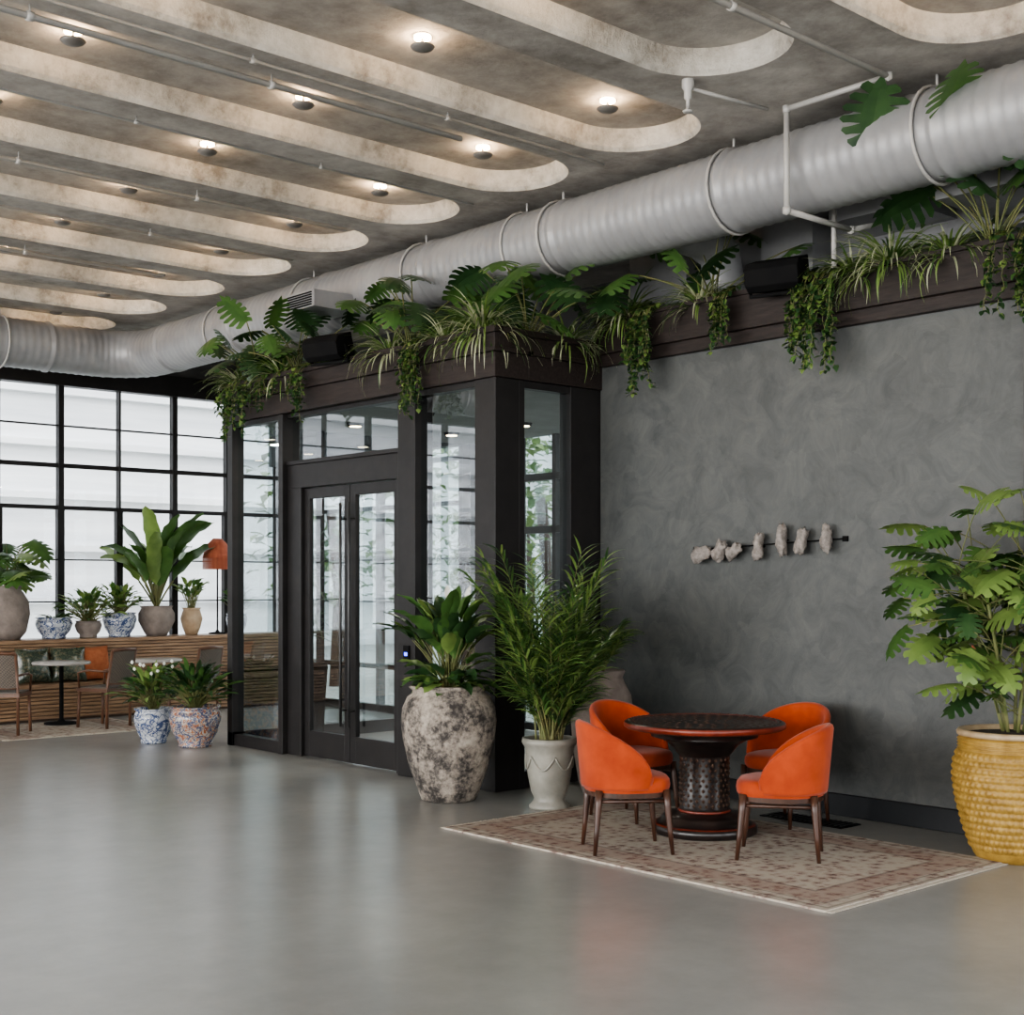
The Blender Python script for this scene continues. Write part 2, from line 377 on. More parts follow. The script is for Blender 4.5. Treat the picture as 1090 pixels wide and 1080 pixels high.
def urnmat():
    m=bpy.data.materials.new('weathered_stone_urn'); t,n,l=nt(m); b=n['Principled BSDF']
    tc=n.new('ShaderNodeTexCoord')
    def N(s,d,r=.6):
        x=n.new('ShaderNodeTexNoise'); x.inputs['Scale'].default_value=s; x.inputs['Detail'].default_value=d; x.inputs['Roughness'].default_value=r; l.new(tc.outputs['Object'],x.inputs['Vector']); return x
    a=N(4,12,.7); c=N(26,10,.75)
    mx=n.new('ShaderNodeMix'); mx.data_type='FLOAT'; mx.inputs[0].default_value=.38; l.new(a.outputs['Fac'],mx.inputs[2]); l.new(c.outputs['Fac'],mx.inputs[3])
    r=n.new('ShaderNodeValToRGB'); e=r.color_ramp.elements; e[0].position=.43; e[0].color=(.035,.03,.027,1); e[1].position=.60; e[1].color=(.42,.37,.31,1)
    q=e.new(.47); q.color=(.10,.088,.078,1); q=e.new(.52); q.color=(.25,.215,.18,1)
    l.new(mx.outputs[0],r.inputs['Fac']); l.new(r.outputs[0],b.inputs['Base Color']); b.inputs['Roughness'].default_value=.85
    bp=n.new('ShaderNodeBump'); bp.inputs['Strength'].default_value=1.; bp.inputs['Distance'].default_value=.02; l.new(mx.outputs[0],bp.inputs['Height']); l.new(bp.outputs[0],b.inputs['Normal'])
    return m
M['urn']=urnmat()
M['creamglaze']=mat('grey_cream_ceramic',(.20,.195,.17),.4,c2=(.30,.29,.25),scale=5,bump=.1)
M['taupe']=mat('taupe_stone',(.15,.125,.11),.8,c2=(.24,.20,.175),scale=6,bump=.5)
M['tan']=mat('tan_clay',(.34,.24,.15),.75,c2=(.45,.34,.23),scale=8,bump=.5)
M['yellow']=mat('mustard_glaze',(.21,.120,.022),.5,c2=(.38,.24,.058),scale=14,lo=.3,hi=.7)
M['rimtan']=mat('tan_rim',(.34,.24,.14),.5,c2=(.43,.33,.21),scale=12)
def pot(b,prof,k,soilz=None,n=40):
    R,Z=prof[-1]; inner=[(R-.025,Z),(R-.035,Z-.02),(R-.04,soilz if soilz else Z-.05)]
    b.lathe([(0,0)]+prof+inner,k,n)
    zz=soilz if soilz else Z-.05
    b.lathe([(R-.041,zz-.01),(R*.5,zz+.012),(0,zz+.015)],'soil',n)

b=MB(); prof=[(.19,0),(.215,.01),(.25,.1),(.315,.28),(.36,.48),(.375,.62),(.365,.72),(.325,.81),(.285,.84),(.285,.86),(.315,.885),(.305,.90)]
pot(b,prof,'urn',.84,48)
add_broad(b,66,.55,.32,.13,.84,('g1','g2','g1','g3'),(.9,1.56))
add_broad(b,46,.2,.26,.12,.84,('g1','g3','g2'),(.2,.9))
for i in range(3):
    a=rnd(0,6.28); P=mid((0,0,.84),a+2.5,1.4,.76,.25,8); b.tube(P,.004,'stem',5); leaf(b,P[-1],a+2.5,1.3,.13,.05,.3,'white','broad')
b.build('potted_peace_lily',(6.60,8.18,0))
b=MB(); prof=[(.15,0),(.155,.02),(.125,.05),(.115,.075),(.14,.13),(.165,.25),(.18,.40),(.185,.46),(.20,.48),(.21,.50),(.205,.53)]
pot(b,prof,'creamglaze',.49,40)
for i in range(6):
    a0=2*pi*i/6; a1=2*pi*(i+1)/6; P=[]
    for j in range(11):
        t=j/10; a=a0+(a1-a0)*t; z=.40-.10*math.sin(pi*t); R=.168+.012*(z-.3)/.1+.006; P.append((R*math.cos(a),R*math.sin(a),z))
    b.tube(P,.008,'creamglaze',6)
for i in range(44):
    az=2*pi*i*.382+rnd(-.3,.3); e=rnd(1.32,1.57)
    frond(b,(rnd(-.08,.08),rnd(-.08,.08),.48),az,e,rnd(.8,1.52),rnd(.2,.6),('g1','g1','g3','g2','g3'),m=18,ll=.26,lw=.020,t0=.28)
for i in range(22):
    az=2*pi*i*.382+.3; frond(b,(rnd(-.05,.05),rnd(-.05,.05),.48),az,1.3,rnd(.4,.9),.7,('g1','g3','g2'),m=15,ll=.23,lw=.018)
b.build('potted_palm',(6.93,7.38,0))
b=MB(); prof=[(.15,0),(.19,.1),(.24,.4),(.255,.65),(.235,.80),(.18,.90),(.165,.94),(.185,.985),(.18,1.0)]
pot(b,prof,'taupe',.95)
for i in range(14): frond(b,(0,0,.95),2*pi*i*.382,rnd(1.2,1.5),rnd(.3,.48),.6,('g1','g3'),m=11,ll=.15,lw=.022)
b.build('tall_vase_with_palm',(7.70,7.58,0))
# --- yellow pot
b=MB()
body=[(.25,.06),(.30,.2),(.34,.36),(.36,.5),(.355,.6),(.33,.67)]
def lerpr(z):
    for (r0,z0),(r1,z1) in zip(body,body[1:]):
        if z0<=z<=z1: return r0+(r1-r0)*(z-z0)/(z1-z0)
    return body[-1][0]
n=216; vs=[];fs=[]; rows=84
for j in range(rows+1):
    z=.06+.61*j/rows; R=lerpr(z)
    for i in range(n):
        a=2*pi*i/n; R2=R+.014*abs(math.sin(a*27+ (j//6%2)*pi/2))*abs(math.sin(pi*j/6)); vs.append((R2*math.cos(a),R2*math.sin(a),z))
for j in range(rows):
    for i in range(n): fs.append((j*n+i,j*n+(i+1)%n,(j+1)*n+(i+1)%n,(j+1)*n+i))
b.add(vs,fs,'yellow',True)
n=72
b.lathe([(0,0),(.22,0),(.24,.03),(.25,.06)],'yellow',n)
pp=[(.33,.67)]
for i in range(4): z=.675+i*.02; pp+=[(.337,z),(.326,z+.008),(.322,z+.016)]
b.lathe(pp+[(.31,.755)],'yellow',n)
b.lathe([(.31,.755),(.335,.76),(.34,.78),(.33,.795),(.30,.795),(.29,.76)],'rimtan',n)
b.lathe([(.295,.765),(.15,.78),(0,.785)],'soil',40)
tr=[]
for i in range(7):
    a=2*pi*i/7+.4; P=mid((.06*math.cos(a),.06*math.sin(a),.76),a,1.35,rnd(.8,1.2),.1,8); b.tube(P,.012,'stem',6); tr.append(P)
for i in range(190):
    P0=random.choice(tr)[random.choice((1,3,4,5,6,7,8,8))]
    az=2*pi*i*.382; e=rnd(.1,1.4); Ls=rnd(.15,.55); P=mid(P0,az,e,Ls,.4,5)
    q=P[-1]
    if q.x>.36 or q.z<.98 : continue
    L_=rnd(.17,.29); a2=az+rnd(-.5,.5)
    if q.x+L_*math.cos(a2)>.44: continue
    b.tube(P,.004,'stem',5)
    monstera_leaf(b,q,a2,rnd(-.7,.5),L_,random.choice(('g1','g3','g3','g2','g1')),rnd(.3,.9),rnd(-.8,.8),.42,5)
b.build('potted_philodendron',(7.80,4.12,0))
def bowlprof(w,h): return [(w*.62,0),(w*.66,.02),(w*.62,.035),(w*.85,h*.35),(w,h*.7),(w*.95,h*.86),(w*.86,h*.92),(w*.98,h*.97),(w*.97,h)]
b=MB(); pot(b,bowlprof(.27,.42),'imari'); add_broad(b,190,.38,.20,.055,.38,('g1','g2','g2','g1'),(.4,1.5))
b.build('potted_foliage',(6.78,12.60,0))
b=MB(); pot(b,bowlprof(.21,.37),'bw'); add_broad(b,110,.38,.2,.06,.33,('g1','g2','g3'),(.4,1.5))
for i in range(10):
    P=mid((0,0,.33),rnd(0,6.28),1.3,rnd(.45,.6),.3,4); b.tube(P,.003,'stem',4); b.lathe([(0,-.02),(.02,0),(.012,.02),(0,.025)],'white',6,c=tuple(P[-1]))
b.build('potted_flowers',(6.60,13.17,0))

# ------------------------------------------------------------------ bench ledge
b=MB(); bx0,bx1=-4,XB-.1
b.box((bx0,16.45,.02),(bx1,16.92,.95),'benchd'); b.box((bx0,16.40,.94),(bx1,16.93,.985),'bench')
for i in range(11):
    z=.48+i*.042; b.box((bx0,16.36+.006*i,z),(bx1,16.46,z+.034),'bench')
b.box((bx0,16.0,.40),(bx1,16.45,.46),'bench'); b.box((bx0,16.08,0.0),(bx1,16.45,.40),'benchd')
for i in range(8):
    z=.03+i*.046; b.box((bx0,16.03+.004*(7-i),z),(bx1,16.10,z+.036),'bench')
b.build('slatted_bench',bevel=.004)
def cushion(name,loc,rz,cols,sz=.44):
    b=MB(); n=14; vs=[];fs=[]
    for side in(1,-1):
        o=len(vs)
        for i in range(n+1):
            for j in range(n+1):
                x=-1+2*i/n;y=-1+2*j/n; t=(1-x**4)*(1-y**4); pin=1-.08*(1-abs(x))*abs(y); pin2=1-.08*(1-abs(y))*abs(x)
                vs.append((x*sz/2*pin2,side*.085*t**.6,sz/2+y*sz/2*pin))
        for i in range(n):
            for j in range(n):
                a=o+i*(n+1)+j; fs.append((a,a+1,a+n+2,a+n+1) if side>0 else (a,a+n+1,a+n+2,a+1))
    b.add(vs,fs,cols,True); ob=b.build(name,loc,rz); ob.rotation_euler=(-.25,0,rz); return ob
M['cush1']=pattern_pot('patterned_cushion_fabric',(.06,.085,.06),(.03,.04,.03),(.13,.11,.07),18); M['cush2']=mat('rust_cushion_fabric',(.28,.08,.03),.9,c2=(.36,.12,.05),scale=20)
cushion('throw_pillow',(6.55,16.20,.465),.1,'cush1'); cushion('throw_pillow',(6.98,16.20,.465),-.15,'cush1'); cushion('throw_pillow',(7.35,16.24,.465),.1,'cush2')
cushion('throw_pillow',(4.9,16.22,.465),.1,'cush2')

LZ=.986
def ledge(name,X,fn,Y=16.68):
    b=MB(); fn(b); return b.build(name,(X,Y,LZ))
def f1(b): pot(b,[(.13,0),(.21,.1),(.255,.32),(.24,.48),(.17,.6),(.14,.63),(.17,.68)],'taupe'); add_monstera(b,30,.5,.4,.36,.63,('g1','g1','g3'))
ledge('potted_monstera',6.40,f1)
def f2(b): pot(b,bowlprof(.23,.27),'bw'); add_straps(b,50,.28,.02,.22,('g2','g1'))
ledge('potted_grass',6.98,f2)
def f3(b): pot(b,bowlprof(.17,.22),'taupe'); add_broad(b,120,.38,.16,.06,.18,('g3','g1'),(.3,1.5))
ledge('potted_fern',7.44,f3)
def f4(b): pot(b,bowlprof(.22,.32),'bw'); add_broad(b,90,.32,.16,.06,.28,('g1','g3'),(.6,1.5))
ledge('potted_fern',7.87,f4)
def f5(b):
    pot(b,[(.13,0),(.17,.06),(.24,.2),(.24,.3),(.20,.37),(.22,.40)],'taupe')
    for i in range(22):
        az=2*pi*i*.382; e=rnd(1.0,1.5); P=mid((0,0,.36),az,e,rnd(.3,.7),.15,5); b.tube(P,.012,'stem',6); leaf(b,P[-1],az,e-.1,rnd(.6,.9),.25,rnd(.4,1.2),random.choice(('g1','g3','g1')),'oblong',.35,rnd(-.6,.6),n=10)
ledge('potted_bird_of_paradise',8.40,f5)
def f6(b): pot(b,[(.08,0),(.12,.1),(.15,.22),(.12,.32),(.11,.34),(.13,.37)],'tan'); add_broad(b,40,.35,.16,.07,.34,('g1','g3'),(.9,1.5))
ledge('potted_ficus',8.92,f6)
def f7(b): pot(b,bowlprof(.15,.28),'bw'); add_broad(b,40,.32,.16,.07,.24,('g1','g2'),(.7,1.5))
ledge('potted_shrub',9.62,f7)
def lamp(b):
    b.lathe([(0,0),(.12,0),(.12,.015),(.03,.03),(.011,.06),(.011,1.25)],'black',20)
    b.lathe([(.0,1.33),(.06,1.33),(.13,1.26),(.19,1.12),(.205,1.06),(.20,1.06),(.12,1.24),(.05,1.31)],'red',28)
    vs=[];fs=[]
    n=72
    for i in range(n):
        a=2*pi*i/n; a2=a+2*pi/n*.7; r=.203; vs+=[(r*math.cos(a),r*math.sin(a),1.07),(r*math.cos(a2),r*math.sin(a2),1.07),(r*math.cos(a2),r*math.sin(a2),.90),(r*math.cos(a),r*math.sin(a),.90)]; fs.append((4*i,4*i+1,4*i+2,4*i+3))
    b.add(vs,fs,'red')
ledge('fringed_lamp',9.34,lamp,16.72)

# ------------------------------------------------------------------ vestibule
YL,YR=12.5,8.2; ZF=3.37; ZT=3.75
vest=bpy.data.objects.new('entrance_vestibule',None); COL.objects.link(vest)
b=MB()
def post(y0,y1,z0=0,z1=ZF,x0=V,x1=V+.14): b.box((x0,min(y0,y1),z0),(x1,max(y0,y1),z1),'frame')
post(12.5,12.40); post(11.50,11.42,0,ZF,V,V+.2)
post(9.52,9.27,0,ZF,V,V+.2); post(8.46,8.2,0,ZF,V,V+.26)
for (a,c) in((12.40,11.50),(9.27,8.46)):
    b.box((V+.02,c,0),(V+.12,a,.12),'frame'); b.box((V+.02,c,ZF-.05),(V+.12,a,ZF),'frame')
b.box((V+.06,9.52,2.63),(V+.2,11.42,2.86),'frame'); b.box((V+.04,9.52,2.86),(V+.2,11.42,2.90),'frame'); b.box((V+.06,9.52,ZF-.04),(V+.18,11.42,ZF),'frame')
post(11.42,11.18,0,2.63,V+.06,V+.2); post(9.62,9.52,0,2.63,V+.06,V+.2)
b.box((V+.26,YR,0),(7.42,YR+.12,ZF),'frame')
b.box((7.95,YR,0),(W+.1,YR+.14,ZF),'frame'); b.box((7.42,YR+.01,0),(7.95,YR+.1,.14),'frame'); b.box((7.42,YR+.01,ZF-.06),(7.95,YR+.1,ZF),'frame')
b.box((V,YL-.1,0),(XB,YL,.14),'frame')
for x in(8.2,9.3,XB-.1): b.box((x,YL-.1,0),(x+.05,YL,ZF),'frame')
for y in (8.3,9.4,9.9,10.9,11.5,12.4): b.box((XB-.1,y-.03,0),(XB,y+.03,ZF),'frame')
for z in(.06,2.3,2.9): b.box((XB-.1,8.2,z-.04),(XB,YL,z+.04),'frame')
b.box((V+.2,YR,ZF),(XB,YL,ZF+.08),'softgrey')
b.build('frame',bevel=.004,parent=vest)
b=MB()
b.pane('x',V+.07,11.50,12.40,.12,ZF-.05); b.pane('x',V+.07,8.46,9.27,.12,ZF-.05); b.pane('x',V+.12,9.52,11.42,2.9,ZF-.04)
b.pane('y',YR+.05,7.42,7.95,.14,ZF-.06); b.pane('y',YL-.05,V+.14,XB,.14,ZF); b.pane('x',XB-.05,8.3,12.4,.1,ZF)
b.build('glazing',parent=vest)
b=MB()
for x,y in((8.1,9.2),(8.1,10.4),(8.1,11.6),(9.4,9.2),(9.4,10.4),(9.4,11.6)):
    b.lathe([(0,ZF-.03),(.08,ZF-.03),(.09,ZF-.001)],'black',20,c=(x,y,0)); b.lathe([(0,ZF-.035),(.06,ZF-.035),(.06,ZF-.029)],'glow',20,c=(x,y,0))
b.build('downlights',parent=vest)
for x,y in((8.4,9.4),(8.4,11.4)):
    L=bpy.data.lights.new('vestibule_downlight','AREA'); L.energy=40; L.color=(1,.88,.74); L.size=.3; L.shape='DISK'
    lo=bpy.data.objects.new('vestibule_downlight',L); COL.objects.link(lo); lo.location=(x,y,ZF-.06); lo.parent=vest
b=MB()
b.box((V-.03,YR-.03,ZF),(V+.34,YL+.03,ZF+.20),'fascia'); b.box((V-.07,YR-.07,ZF+.20),(V+.36,YL+.05,ZF+.235),'fascia')
b.box((V-.05,YR-.05,ZF+.235),(V,YL+.03,ZT),'fascia'); b.box((V-.08,YR-.08,ZT-.03),(V+.02,YL+.06,ZT+.02),'fascia'); b.box((V+.34,YR+.3,ZF+.2),(V+.38,YL,ZT),'fascia')
b.box((V,YR,ZF+.235),(V+.34,YL,ZT-.03),'soil')
b.box((V+.34,YR-.03,ZF),(W+.1,YR+.3,ZF+.20),'fascia'); b.box((V+.3,YR-.07,ZF+.2),(W+.1,YR+.3,ZF+.235),'fascia'); b.box((V,YR-.05,ZF+.235),(W+.1,YR,ZT),'fascia'); b.box((V,YR-.08,ZT-.03),(W+.1,YR+.02,ZT+.02),'fascia')
b.box((V+.3,YR,ZF+.235),(W+.1,YR+.3,ZT-.03),'soil'); b.box((V,YL-.02,ZF),(V+.36,YL+.03,ZT),'fascia')
b.build('fascia',bevel=.004,parent=vest)
M['steel']=mat('dark_steel',(.03,.03,.03),.3,.8,(.05,.05,.05))
M['led']=emis('blue_led',(.1,.15,1),4)
def door(y0,y1,hy,nm):
    b=MB(); x0,x1=V+.10,V+.15; s=.085
    b.box((x0,y0,.01),(x1,y0+s,2.62),'frame'); b.box((x0,y1-s,.01),(x1,y1,2.62),'frame'); b.box((x0,y0+s,2.52),(x1,y1-s,2.62),'frame'); b.box((x0,y0+s,.01),(x1,y1-s,.26),'frame')
    b.pane('x',x0+.025,y0+s,y1-s,.26,2.52)
    b.tube([(x0-.06,hy,.35),(x0-.06,hy,2.45)],.014,'steel',10)
    for z in(.5,2.3): b.tube([(x0-.06,hy,z),(x0+.01,hy,z)],.009,'steel',8)
    b.build(nm,bevel=.003)
door(9.625,10.395,10.33,'door_1'); door(10.405,11.175,10.47,'door_2')
b=MB(); b.box((V-.015,9.34,1.0),(V,9.42,1.15),'black'); b.box((V-.018,9.36,1.06),(V-.014,9.40,1.09),'led'); b.build('access_reader')
b=MB(); b.lathe([(0,0),(.14,0),(.2,.8),(.2,.85),(.17,.85),(.17,.8)],'black',28); b.lathe([(.17,.8),(0,.81)],'soil',20)
b.tube([(0,0,.8),(.02,0,1.1),(0,.02,1.35)],.02,'stem',7)
for c in((0,.02,1.35),(0,.02,1.7),(0.02,.0,1.15),(0,.02,2.0)):
    for i in range(26): leaf(b,c,rnd(0,6.28),rnd(-.2,1.3),rnd(.3,.42),.025,rnd(.5,1.2),'g2','strap',n=6)
b.tube([(0,.02,1.35),(0,.02,2.0)],.015,'stem',7)
b.build('potted_dracaena',(7.75,11.95,0))
b=MB(); pot(b,[(.16,0),(.2,.3),(.24,.6),(.25,.7)],'black'); add_broad(b,60,.5,.3,.1,.66,('g1','g2'),(.5,1.5)); b.build('potted_shrub',(9.0,9.2,0))
b=MB(); pot(b,[(.16,0),(.2,.3),(.24,.6),(.25,.7)],'black'); add_broad(b,60,.7,.3,.1,.66,('g1','g2'),(.8,1.5)); b.build('potted_shrub',(9.4,11.0,0))
for (tx,ty) in((14,15),(16,19),(15,11),(20,22),(13.5,20)):
    b=MB(); b.tube([(0,0,-.15),(.1,0,1.5),(0,.1,3)],.09,'wood',8)
    for i in range(420):
        a=rnd(0,6.28);q=rnd(0,1)**.5*1.5; z=3+rnd(-1.6,1.8); leaf(b,(q*math.cos(a),q*math.sin(a),z),rnd(0,6.28),rnd(-.5,.8),.3,.2,.6,random.choice(('g1','g3')),'broad',n=2)
    b.build('street_tree',(tx,ty,0))

# ------------------------------------------------------------------ ledge plants
def lplant(name,X,Y,z,fn):
    b=MB(); fn(b); return b.build(name,(X,Y,z))
ZV=ZT-.03; ZW=3.90
FC=pi+.75
def mon(n=14,Ll=.30,R=.35,Ht=.6,zm=9): return lambda b: add_monstera(b,n,R,Ht,Ll,0,('g2','g2','g1'),spread=(.4,1.3),face=FC,zmax=zm)
def spi(n=150,L=.55): return lambda b: add_straps(b,n,L,.021,0,('g3','cream','g1','cream','g3'),(.1,1.5),(1.1,2.4))
def ivy(n=12,L=.5,w=.18): return lambda b: add_ivy(b,n,L,.0,wid=w)
for Y,f,nm in [(12.35,spi(150,.46),'spider_plant'),(12.15,ivy(14,.55,.25),'trailing_ivy'),(12.0,mon(14,.28),'monstera_plant'),(11.6,ivy(9,.3,.3),'trailing_ivy'),(11.55,spi(150,.48),'spider_plant'),(11.25,mon(15,.28,.3,.7),'monstera_plant'),
    (10.95,ivy(8,.45,.10),'trailing_ivy'),(9.72,spi(150,.48),'spider_plant'),(9.42,mon(18,.31,.32,.9,.78),'monstera_plant'),(9.15,ivy(13,.55,.12),'trailing_ivy'),(8.95,spi(120,.42),'spider_plant'),(8.45,spi(260,.56),'spider_plant')]:
    lplant(nm,V+.08,Y,ZV,f)
lplant('monstera_plant',7.55,8.28,ZV,mon(16,.33,.3,.8,.7)); lplant('spider_plant',7.98,8.28,ZV,spi(160,.46))
for Y,f,nm in [(7.85,spi(220,.52),'spider_plant'),(7.55,ivy(15,.65,.13),'trailing_ivy'),(7.05,spi(150,.44),'spider_plant'),(6.92,mon(15,.33,.35,.75),'monstera_plant'),(6.68,ivy(11,.45,.10),'trailing_ivy'),
   (5.80,ivy(20,.65,.2),'trailing_ivy'),(5.62,spi(120,.40),'spider_plant'),(5.3,spi(240,.54),'spider_plant'),(4.85,spi(130,.45),'spider_plant'),(4.52,mon(22,.40,.45,1.0,.82),'monstera_plant'),(4.3,ivy(14,.55,.2),'trailing_ivy')]:
    lplant(nm,W-.01,Y,ZW,f)
def speaker(loc,rz):
    b=MB(); w,d,h=.21,.12,.12
    pr=[(-d,-h),(d*.6,-h*.9),(d,-h*.5),(d,h*.5),(d*.6,h*.9),(-d,h)]
    vs=[(x,-w,z) for x,z in pr]+[(x,w,z) for x,z in pr]; n=len(pr)
    b.add(vs,[tuple(range(n)),tuple(reversed(range(n,2*n)))]+[(i,n+i,n+(i+1)%n,(i+1)%n) for i in range(n)],'black')
    b.box((-.02,-w-.02,-.15),(.02,w+.02,-.12),'black'); b.box((-.02,-w-.02,-.15),(.02,-w-.005,.02),'black'); b.box((-.02,w+.005,-.15),(.02,w+.02,.02),'black')
    b.box((-.2,-.03,-.15),(.02,.03,-.13),'black')
    ob=b.build('wall_speaker',loc,rz,bevel=.01); ob.rotation_euler=(0,.25,rz)
speaker((V-.18,10.35,3.86),pi+.25); speaker((W-.24,6.12,3.98),pi+.25)

# ------------------------------------------------------------------ ductwork
b=MB(); R=.29; xd,zd,yd=7.72,4.56,15.9
P=[]; y=1.0
while y<yd-.6: P.append((xd,y,zd)); y+=.024
for i in range(30):
    a=pi/2*i/29; P.append((xd-.6+.6*math.cos(a),yd-.6+.6*math.sin(a),zd))
x=xd-.6-.024
while x>-8.5: P.append((x,yd,zd)); x-=.024
def rf(i):
    if i%72 in(0,1): return R+.018
    return R+(.0065 if i%4==0 else 0)
b.tube(P,R,'duct',40,rf=rf)
b.build('round_air_duct')
b=MB()
def ring(cx,cy,axis,r,rt):
    P=[]
    for i in range(25):
        a=2*pi*i/24
        P.append((cx+r*math.cos(a),cy,zd+r*math.sin(a)) if axis=='y' else (cx,cy+r*math.cos(a),zd+r*math.sin(a)))
    b.tube(P,rt,'pipe',6)
for y in (4.6,6.25,8.05,8.5,9.9,11.8,13.6): 
    ring(xd,y,'y',R+.018,.012); b.tube([(xd,y,zd+R+.02),(xd,y,H)],.01,'pipe',6)
for x in(6,4,2,0,-3): ring(x,yd,'x',R+.018,.012); b.tube([(x,yd,zd+R+.02),(x,yd,H)],.01,'pipe',6)
b.build('duct_hanger_straps')
b=MB()
b.tube([(xd+.1,7.0,zd-.1),(xd+.5,7.0,zd-.1),(xd+.75,7.0,zd-.2),(xd+.8,7.0,zd-.45),(xd+.8,7.0,3.95)],.17,'duct',24)
b.tube([(xd+.1,9.0,zd-.1),(xd+.3,9.0,zd-.15),(xd+.45,9.0,zd-.35),(xd+.45,9.0,3.46)],.15,'duct',24)
b.box((9.0,2.4,4.25),(9.8,8.5,4.75),'duct'); b.box((8.4,5.2,4.38),(9.1,5.9,4.75),'duct'); b.box((8.75,7.6,3.5),(9.0,8.0,4.9),'duct'); b.box((8.75,6.3,3.5),(9.0,6.8,4.9),'duct')
b.box((7.0,10.7,4.32),(7.5,11.2,4.48),'duct')
for i in range(6): b.box((6.985,10.74,4.335+i*.023),(7.0,11.16,4.345+i*.023),'black')
b.tube([(9.0,2.3,4.05),(9.0,8.6,4.05)],.10,'duct',20)
b.box((8.2,3.2,4.30),(8.9,4.9,4.62),'duct')
b.build('branch_duct')
def pipe(name,pts,r=.02):
    b=MB(); b.tube(pts,r,'pipe',10) if len(pts)==2 else [b.tube([p_,q_],r,'pipe',10) for p_,q_ in zip(pts,pts[1:])]
    for p_,q_ in zip(pts,pts[1:]):
        p_=Vector(p_);q_=Vector(q_); L=(q_-p_).length; n=int(L/1.6)
        for i in range(1,n+1):
            c=p_.lerp(q_,i/(n+1)); d=(q_-p_).normalized()
            if abs(d.z)<.5: b.tube([c-d*.02,c+d*.02],r*1.4,'pipe',10); b.tube([c,(c.x,c.y,H)],.005,'pipe',5)
    for p_ in pts[1:-1]:
        b.lathe([(0,-r*1.6),(r*1.4,-r),(r*1.4,r),(0,r*1.6)],'pipe',10,c=p_)
    return b.build(name)
zp=H-.07
pipe('ceiling_pipe',[(-8,7.42,zp),(6.1,7.42,zp)],.020)
pipe('ceiling_pipe',[(-8,7.22,zp+.03),(7.35,7.22,zp+.03)],.012)
pipe('ceiling_pipe',[(-8,10.02,zp),(6.9,10.02,zp)],.017)
pipe('ceiling_pipe',[(-8,8.72,zp+.03),(7.3,8.72,zp+.03)],.010)
pipe('ceiling_pipe',[(-8,11.4,zp+.02),(7.2,11.4,zp+.02)],.012)
pipe('ceiling_pipe',[(-8,12.75,zp),(6.5,12.75,zp)],.017)
pipe('ceiling_pipe',[(-8,4.72,zp),(7.35,4.72,zp),(7.35,5.5,zp),(7.35,5.5,4.2),(8.1,5.5,4.2),(8.6,5.5,4.35)],.020)
pipe('sprinkler_pipe',[(6.6,5.72,zp+.02),(7.3,5.62,zp+.02)],.013)
b=MB(); b.lathe([(0,-.14),(.03,-.14),(.035,-.13),(.012,-.12),(.012,-.06),(.025,-.05),(.025,0),(.04,.02),(.04,.08)],'pipe',14); b.build('fire_sprinkler',(6.6,5.72,zp))
b=MB(); b.tube([(8.15,5.68,3.9),(8.15,5.68,4.6)],.02,'pipe',10); b.build('vertical_pipe')

# ------------------------------------------------------------------ rug
def rugmat():
    m=bpy.data.materials.new('distressed_persian_rug'); t,n,l=nt(m); b=n['Principled BSDF']
    tc=n.new('ShaderNodeTexCoord')
    v=n.new('ShaderNodeTexVoronoi'); v.inputs['Scale'].default_value=14; v.distance='MANHATTAN'; l.new(tc.outputs['Object'],v.inputs['Vector'])
    no=n.new('ShaderNodeTexNoise'); no.inputs['Scale'].default_value=26; no.inputs['Detail'].default_value=10; no.inputs['Roughness'].default_value=.8; no.inputs['Distortion'].default_value=1.; l.new(tc.outputs['Object'],no.inputs['Vector'])
    r=n.new('ShaderNodeValToRGB'); e=r.color_ramp.elements; e[0].position=.36; e[0].color=(.10,.072,.068,1); e[1].position=.62; e[1].color=(.42,.38,.325,1)
    q=e.new(.45); q.color=(.25,.18,.155,1); q=e.new(.51); q.color=(.34,.29,.25,1)
    mx=n.new('ShaderNodeMix'); mx.data_type='FLOAT'; mx.inputs[0].default_value=.28; l.new(no.outputs['Fac'],mx.inputs[2]); l.new(v.outputs['Distance'],mx.inputs[3])
    l.new(mx.outputs[0],r.inputs['Fac'])
    s=n.new('ShaderNodeSeparateXYZ'); l.new(tc.outputs['Object'],s.inputs[0])
    def M_(op,a,bv=None,c=None):
        x=n.new('ShaderNodeMath'); x.operation=op
        for i,q in enumerate((a,bv,c)):
            if q is None: continue
            if isinstance(q,(int,float)): x.inputs[i].default_value=q
            else: l.new(q,x.inputs[i])
        return x.outputs[0]
    dx=M_('SUBTRACT',.92,M_('ABSOLUTE',s.outputs[0])); dy=M_('SUBTRACT',1.6,M_('ABSOLUTE',s.outputs[1]))
    d=M_('MINIMUM',dx,dy)
    lines=M_('MAXIMUM',M_('COMPARE',d,.06,.010),M_('MAXIMUM',M_('COMPARE',d,.33,.012),M_('COMPARE',d,.13,.008)))
    band=M_('COMPARE',d,.235,.09)
    mb=n.new('ShaderNodeMix'); mb.data_type='RGBA'; l.new(M_('MULTIPLY',band,.38),mb.inputs[0]); l.new(r.outputs[0],mb.inputs[6]); mb.inputs[7].default_value=(.22,.12,.10,1)
    ml=n.new('ShaderNodeMix'); ml.data_type='RGBA'; l.new(M_('MULTIPLY',lines,.45),ml.inputs[0]); l.new(mb.outputs[2],ml.inputs[6]); ml.inputs[7].default_value=(.10,.07,.065,1)
    l.new(ml.outputs[2],b.inputs['Base Color']); b.inputs['Roughness'].default_value=.95; b.inputs['Specular IOR Level'].default_value=.1
    bp=n.new('ShaderNodeBump'); bp.inputs['Strength'].default_value=.3; bp.inputs['Distance'].default_value=.01; l.new(no.outputs['Fac'],bp.inputs['Height']); l.new(bp.outputs[0],b.inputs['Normal'])
    return m
